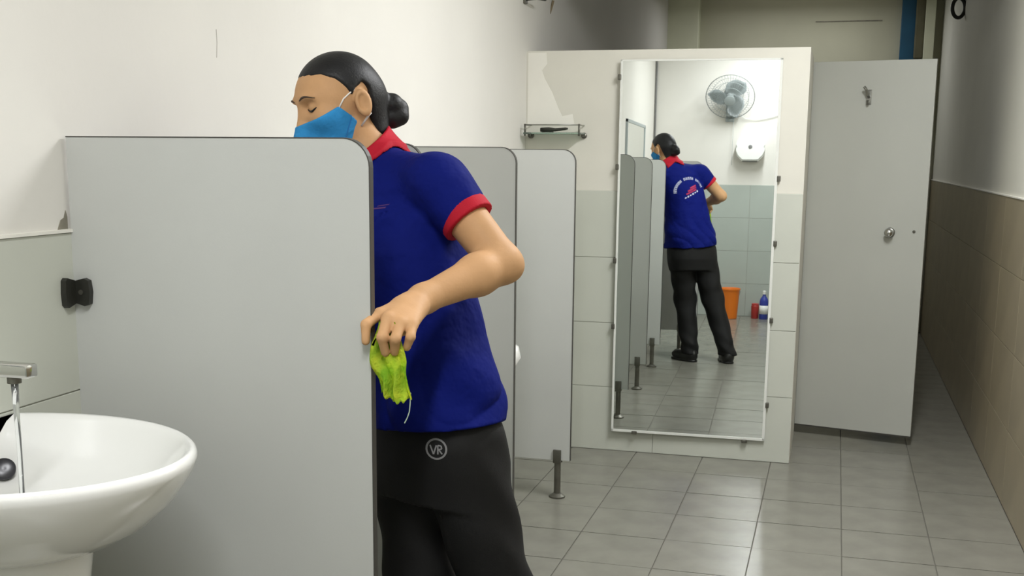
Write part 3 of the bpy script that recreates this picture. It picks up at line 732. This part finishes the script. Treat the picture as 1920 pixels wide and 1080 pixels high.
for s in (1, -1):
    pts = [h2w(0.048+(0.085-0.048)*t, s*(0.066-0.012*t), 0.0-(0.10)*t) for t in np.linspace(0.05, 0.9, 10)]
    pts = [h2w(0.030+0.030*t, s*0.066, -0.026-0.075*t) for t in np.linspace(0, 1, 9)]
    bm = BM(); tube(bm, snap(MB, pts, 0.0004), 0.0014, 6); obj('seam', bm, 'mask_seam', mask, smooth=True)
    up = [h2w(*q) for q in ((0.058, s*0.062, -0.007), (0.045, s*0.069, 0.009), (0.030, s*0.072, 0.017), (0.016, s*0.077, 0.023))]
    lp = [h2w(*q) for q in ((0.008, s*0.062, -0.055), (-0.004, s*0.068, -0.045), (-0.016, s*0.071, -0.036))]
    bm = BM(); tube(bm, snap(BB_, up, 0.0012), 0.0018, 6); obj('ear_loop', bm, 'strap_white', mask, smooth=True)
    bm = BM(); tube(bm, snap(BB_, lp, 0.0012), 0.0024, 6); obj('ear_loop', bm, 'strap_white', mask, smooth=True)
    def cast(y, z, off):
        st = Vector(h2w(0.25, y*1.7, z)); dr = (Vector(h2w(0.05, y*0.8, z))-st).normalized(); c, nn, i, dd = BB_.ray_cast(st, dr); return c+nn*off
    br_ = [cast(s*(0.013+0.040*t), 0.024+0.007*math.sin(math.pi*t*0.9)-0.004*t, 0.0) for t in np.linspace(0, 1, 11)]
    bm = BM(); tube(bm, br_, [0.0012, 0.0018, 0.0023, 0.0026, 0.0026, 0.0025, 0.0023, 0.0020, 0.0016, 0.0012, 0.0007], 6); e = obj('eyebrow', bm, 'skin_dark', person, smooth=True)
    ls = [cast(s*(0.017+0.031*t), 0.003-0.006*math.sin(math.pi*t), 0.0004) for t in np.linspace(0, 1, 9)]
    bm = BM(); tube(bm, ls, [0.0008, 0.0014, 0.0019, 0.0022, 0.0023, 0.0023, 0.0021, 0.0017, 0.0009], 6); obj('eyelashes', bm, 'hair', person, smooth=True)

# polo shirt
SLE = SHL*0.55+ELL*0.45; SRE = SHR*0.45+ELR*0.55
ARM_L = (ELL-SHL)/np.linalg.norm(ELL-SHL); ARM_R = (ELR-SHR)/np.linalg.norm(ELR-SHR)
def shirt_raw(p):
    z = p[:, 2]
    d = torso(p, *SHRT)
    lean = (p[:, 0]-TCX[1])*LFT[0]+(p[:, 1]-TCY[1])*LFT[1]
    fr = (p[:, 0]-TCX[1])*FWD[0]+(p[:, 1]-TCY[1])*FWD[1]
    w1 = lean*30+z*24+1.6*np.sin(z*15+fr*9)+np.sin(lean*13)
    w2 = fr*22-z*30+lean*18+1.4*np.sin(lean*17+z*8)
    fold = 0.0035*(1-np.abs(np.sin(w1*0.8))**0.7*2)*np.clip((1.22-z)*3, 0, 1)+0.0045*np.sin(w2)*np.clip((1.12-z)*4, 0, 1)
    # drag lines from the raised arm across the chest
    v = p-SHL; ang = np.arctan2(v[:, 2], v @ LFT)
    rad = np.linalg.norm(v, axis=1)
    fold = fold+0.004*np.sin(ang*9.0+rad*6)*np.exp(-((rad-0.15)/0.09)**2)
    fold = fold+0.007*np.exp(-((np.sin(ang*3.2+1.1)*rad)/0.012)**2)*np.exp(-((rad-0.16)/0.09)**2)
    d = d+fold.astype(f32)
    d = smin(d, rc(p, NB+V(0.0,0.0,-0.032), SHL+V(0,0,-0.004), 0.054, 0.057), 0.04)
    d = smin(d, rc(p, NB+V(0.0,0.0,-0.022), SHR, 0.054, 0.058), 0.03)
    for A, Bj, ax in ((SHL, SLE, ARM_L), (SHR, SRE, ARM_R)):
        s = rc(p, A, Bj+ax*0.04, 0.061, 0.053)+0.003*np.sin((p-A) @ ax*55+p[:, 2]*20).astype(f32)
        s = np.maximum(s, (p-Bj) @ ax)
        d = smin(d, s, 0.03)
        # keep the sleeve end clean
        d = np.where(np.linalg.norm(p-Bj, axis=1) < 0.075, np.maximum(d, np.where(((p-Bj) @ ax) > -0.001, np.where(rc(p, Bj, Bj+ax*0.05, 0.068, 0.068) < 0, (p-Bj) @ ax, -1), -1)), d)
    return d
def neckhole(p): return rc(p, NB+V(0.0,0.0,0.05), h2w(0.0,0,-0.06), 0.058, 0.060)
def shirtsd(p):
    d = shirt_raw(p)
    d = np.maximum(d, 0.822+0.018*((p[:, 0]-HIPC[0])*LFT[0]+(p[:, 1]-HIPC[1])*LFT[1])/0.18-p[:, 2])
    return np.maximum(d, -neckhole(p)).astype(f32)
shirt = surfnet(shirtsd, (-1.33, 2.10, 0.78), (-0.58, 2.72, 1.47), 0.0045, 'polo_shirt', 'shirt_blue', person)
shirt['label'] = 'royal blue polo shirt'
def cuff(Bj, ax):
    def fn(p):
        t = (p-Bj) @ ax
        r = np.linalg.norm(p-Bj-t[:, None]*ax, axis=1)
        return np.maximum(np.abs(r-0.0510)-0.0060, np.abs(t+0.004)-0.013).astype(f32)-0.001
    return fn
for Bj, ax in ((SLE, ARM_L), (SRE, ARM_R)):
    o = surfnet(cuff(Bj, ax), Bj-0.085, Bj+0.085, 0.003, 'sleeve_cuff', 'shirt_red', shirt); o['label'] = 'red sleeve cuff'
NAX = h2w(-0.005, 0, -0.07)-NB; NAX /= np.linalg.norm(NAX)
NF = FWD-NAX*(FWD @ NAX); NF /= np.linalg.norm(NF); NS = np.cross(NAX, NF)
def collarsd(p):
    v = p-NB; t = v @ NAX; f = v @ NF; s = v @ NS
    r = np.sqrt(f*f+s*s); ang = np.arctan2(np.abs(s), f)       # 0 at front
    base = smin(shirt_raw(p), rc(p, NB, h2w(0.0, 0, -0.06), 0.0570, 0.0560), 0.022)
    top = 0.020+0.022*np.clip(ang/math.pi, 0, 1)
    rl = 0.084+0.030*np.clip(np.cos(ang), 0, 1)
    bot = -0.014-0.034*np.sin(ang)-0.030*np.clip(np.cos(ang), 0, 1)
    d = np.maximum(np.abs(base-0.0055)-0.0042, np.maximum(np.maximum(t-top, bot-t), r-rl))
    gap = np.abs(s)-(0.008+np.clip(0.03-t, 0, 1)*0.30)
    d = np.maximum(d, np.where(f > 0, -gap, -1))
    return (d*0.85).astype(f32)
col = surfnet(collarsd, NB-0.16, NB+0.16, 0.003, 'collar', 'shirt_red', shirt); col['label'] = 'red polo collar'

# trousers
def trousd(p):
    z = p[:, 2]
    d = torso(p, *PANT)
    for H, K, A, s in ((HL, KL, AL, 1), (HR, KR, AR, 2)):
        wr = 0.0035*np.sin(z*70+s+p[:, 0]*40)*np.clip((0.30-z)*5, 0, 1)+0.003*np.sin(z*40+p[:, 1]*50)
        leg = smin(rc(p, H, K, 0.100, 0.076), rc(p, K, A+V(0,0,-0.03), 0.076, 0.060), 0.03)+wr.astype(f32)
        d = smin(d, leg, 0.02)
    return np.maximum(d, np.maximum(0.055-z, z-0.90)).astype(f32)
pants = surfnet(trousd, (-1.14, 2.10, 0.02), (-0.42, 2.64, 0.95), 0.005, 'trousers', 'trouser', person)
pants['label'] = 'loose black trousers'
# shoes
def shoesd(A, fdir):
    fdir = np.array(fdir, f32); fdir /= np.linalg.norm(fdir); sd = np.cross([0, 0, 1], fdir).astype(f32)
    def fn(p):
        v = p-V(A[0], A[1], 0)
        q = np.stack([v @ fdir, v @ sd, v[:, 2]], 1)
        d = ell(q, (0.075,0,0.035), (0.115,0.046,0.040))
        d = smin(d, ell(q, (-0.005,0,0.045), (0.058,0.040,0.055)), 0.03)
        d = smin(d, rc(q, (0.0,0,0.06), (-0.002,0,0.085), 0.040, 0.041), 0.02)
        sole = np.maximum(smin(rc(q, (-0.02,0,0.006), (0.05,0,0.006), 0.040, 0.044), rc(q, (0.05,0,0.006), (0.145,0,0.006), 0.046, 0.040), 0.01), q[:, 2]-0.014)
        d = np.minimum(d, sole)
        return np.maximum(d, 0.0005-q[:, 2]).astype(f32)
    return fn
for A, fdv in ((AR, (-0.72, -0.69, 0)), (AL, (-0.25, -0.97, 0))):
    o = surfnet(shoesd(A, fdv), (A[0]-0.24, A[1]-0.24, -0.01), (A[0]+0.24, A[1]+0.24, 0.15), 0.004, 'shoe', 'shoe', person); o['label'] = 'black shoe'

# prints on shirt and trousers, laid on the fabric
bpy.context.view_layer.update()
SB, PB = bvh(shirt), bvh(pants)
def lay(bm, tree, origin, xdir, ydir, ndir, off):
    """bm verts hold (u, v, lift); ray cast each along -ndir onto the fabric"""
    o_, x_, y_, n_2 = (Vector(k) for k in (origin, xdir, ydir, ndir))
    for v in bm.verts:
        st = o_+x_*v.co.x+y_*v.co.y+n_2*0.25
        h_, nn, i, dd = tree.ray_cast(st, -n_2)
        if h_ is None: h_ = o_+x_*v.co.x+y_*v.co.y
        v.co = h_+n_2*(off+v.co.z)
def bar(bm, x, y, w_, h_, rot):
    c, s = math.cos(rot), math.sin(rot); n = max(1, int(w_/0.006))
    top, botm = [], []
    for k in range(n+1):
        u = -w_/2+w_*k/n
        top.append(bm.verts.new((x+u*c-h_/2*s, y+u*s+h_/2*c, 0))); botm.append(bm.verts.new((x+u*c+h_/2*s, y+u*s-h_/2*c, 0)))
    for k in range(n): bm.faces.new((botm[k], botm[k+1], top[k+1], top[k]))
bk = -FWD; rx = LFT      # seen from behind, her left is on the right
spn = V(-0.893, 2.41, 1.225)
bm = BM()
for k in range(19):      # arched line of small unreadable letters
    if k in (7, 13): continue
    t = math.radians(188-k*9.2); x, y = 0.112*math.cos(t)-0.006, 0.088*math.sin(t)-0.006; r = t-math.pi/2
    c, s = math.cos(r), math.sin(r)
    bar(bm, x-0.0042*c, y-0.0042*s, 0.0038, 0.019, r); bar(bm, x+0.0042*c, y+0.0042*s, 0.0038, 0.019, r)
    q = 0.006 if k % 3 else 0.0
    bar(bm, x-q*s, y+q*c, 0.008, 0.003, r)
lay(bm, SB, spn, rx, (0, 0, 1), bk, 0.0012); obj('back_lettering', bm, 'print_white', shirt)
bm = BM()
for k in range(6):
    bar(bm, -0.045+0.019*k, -0.055+0.0095*k, 0.013, 0.012 if k % 2 else 0.008, 0.45)
lay(bm, SB, spn, rx, (0, 0, 1), bk, 0.0012); obj('back_lettering', bm, 'print_white', shirt)
bm = BM(); bar(bm, 0.005, 0.006, 0.075, 0.012, 0.42); bar(bm, 0.012, 0.024, 0.05, 0.010, 0.42); bar(bm, 0.0, -0.012, 0.09, 0.010, 0.42)
lay(bm, SB, spn, rx, (0, 0, 1), bk, 0.0010); obj('back_emblem', bm, 'print_red', shirt)
CAMD = np.array([0.35, -0.93, 0.05]); CAMD /= np.linalg.norm(CAMD)
bm = BM(); bar(bm, 0, 0, 0.03, 0.003, 0.12); bar(bm, 0.004, 0.006, 0.022, 0.002, 0.2)
lay(bm, SB, V(-0.913, 2.28, 1.292), LFT, (0, 0, 1), FWD, 0.001); obj('chest_emblem', bm, 'emblem_dull', shirt)
# round badge on the trousers: ring around the letters VR
bm = BM(); n = 36
for r0, r1 in ((0.0185, 0.0225),):
    A = [bm.verts.new((r0*math.cos(2*math.pi*k/n), r0*math.sin(2*math.pi*k/n), 0)) for k in range(n)]; B = [bm.verts.new((r1*math.cos(2*math.pi*k/n), r1*math.sin(2*math.pi*k/n), 0)) for k in range(n)]
    for k in range(n): bm.faces.new((A[k], A[(k+1) % n], B[(k+1) % n], B[k]))
for a, b_ in (((-0.013,0.008),(-0.006,-0.011)), ((-0.006,-0.011),(0.000,0.008)), ((0.003,0.008),(0.003,-0.011)), ((0.003,0.008),(0.010,0.007)), ((0.010,0.007),(0.011,0.001)), ((0.011,0.001),(0.003,-0.001)), ((0.005,-0.001),(0.012,-0.010))):
    L = math.hypot(b_[0]-a[0], b_[1]-a[1]); bar(bm, (a[0]+b_[0])/2, (a[1]+b_[1])/2, L, 0.003, math.atan2(b_[1]-a[1], b_[0]-a[0]))
px_ = np.cross([0, 0, 1], CAMD); px_ /= np.linalg.norm(px_)
lay(bm, PB, V(-0.792, 2.27, 0.794), px_, (0, 0, 1), CAMD, 0.0012)
bd = obj('badge', bm, 'logo_grey', pants); bd['label'] = 'grey round badge with letters VR'

# ------------------------------------------------------------------ cleaning cloth in her left hand
cloth = thing('cleaning_cloth', 'crumpled yellow-green cleaning cloth in the woman\'s hand', 'cloth', None, (-0.77, 1.945, 0.965))
bm = BM(); rows = []
NU, NV = 60, 40
for j in range(NV):
    v = j/(NV-1); row = []
    lf = np.interp(v, [0, .15, .32, .60, .85, 1], [-0.788, -0.796, -0.803, -0.800, -0.789, -0.783])
    rt = np.interp(v, [0, .15, .32, .50, .75, 1], [-0.752, -0.748, -0.742, -0.730, -0.724, -0.726])
    zc = 1.104+(0.966-1.104)*v
    for i in range(NU):
        u = i/(NU-1)
        crease = abs(math.sin(u*7.5+0.8*math.sin(v*4)))
        y = 1.948-0.020*(0.3+0.7*v)*crease+0.006*math.sin(u*19+v*7)*v+random.uniform(-.0006, .0006)
        if v < 0.35: y = max(y, 1.938)
        z = zc+0.006*math.sin(u*6.3+1.0)*v-0.006*u*v+0.0025*math.sin(u*37)*v*v
        row.append(bm.verts.new((lf+(rt-lf)*u+0.003*math.sin(v*9+u*5), y, z)))
    rows.append(row)
for A, B in zip(rows, rows[1:]):
    for i in range(NU-1): bm.faces.new((A[i], A[i+1], B[i+1], B[i]))
bmesh.ops.solidify(bm, geom=bm.faces[:], thickness=0.0025)
for v in bm.verts: v.co -= Vector(cloth.location)
obj('folded_cloth', bm, 'cloth_yellow', cloth, smooth=True)
bm = BM()
tube(bm, [Vector(q)-Vector(cloth.location) for q in ((-0.727,1.945,0.975),(-0.728,1.945,0.955),(-0.729,1.944,0.94),(-0.733,1.943,0.928),(-0.738,1.942,0.918))], 0.0011, 5); obj('loose_thread', bm, 'thread', cloth)
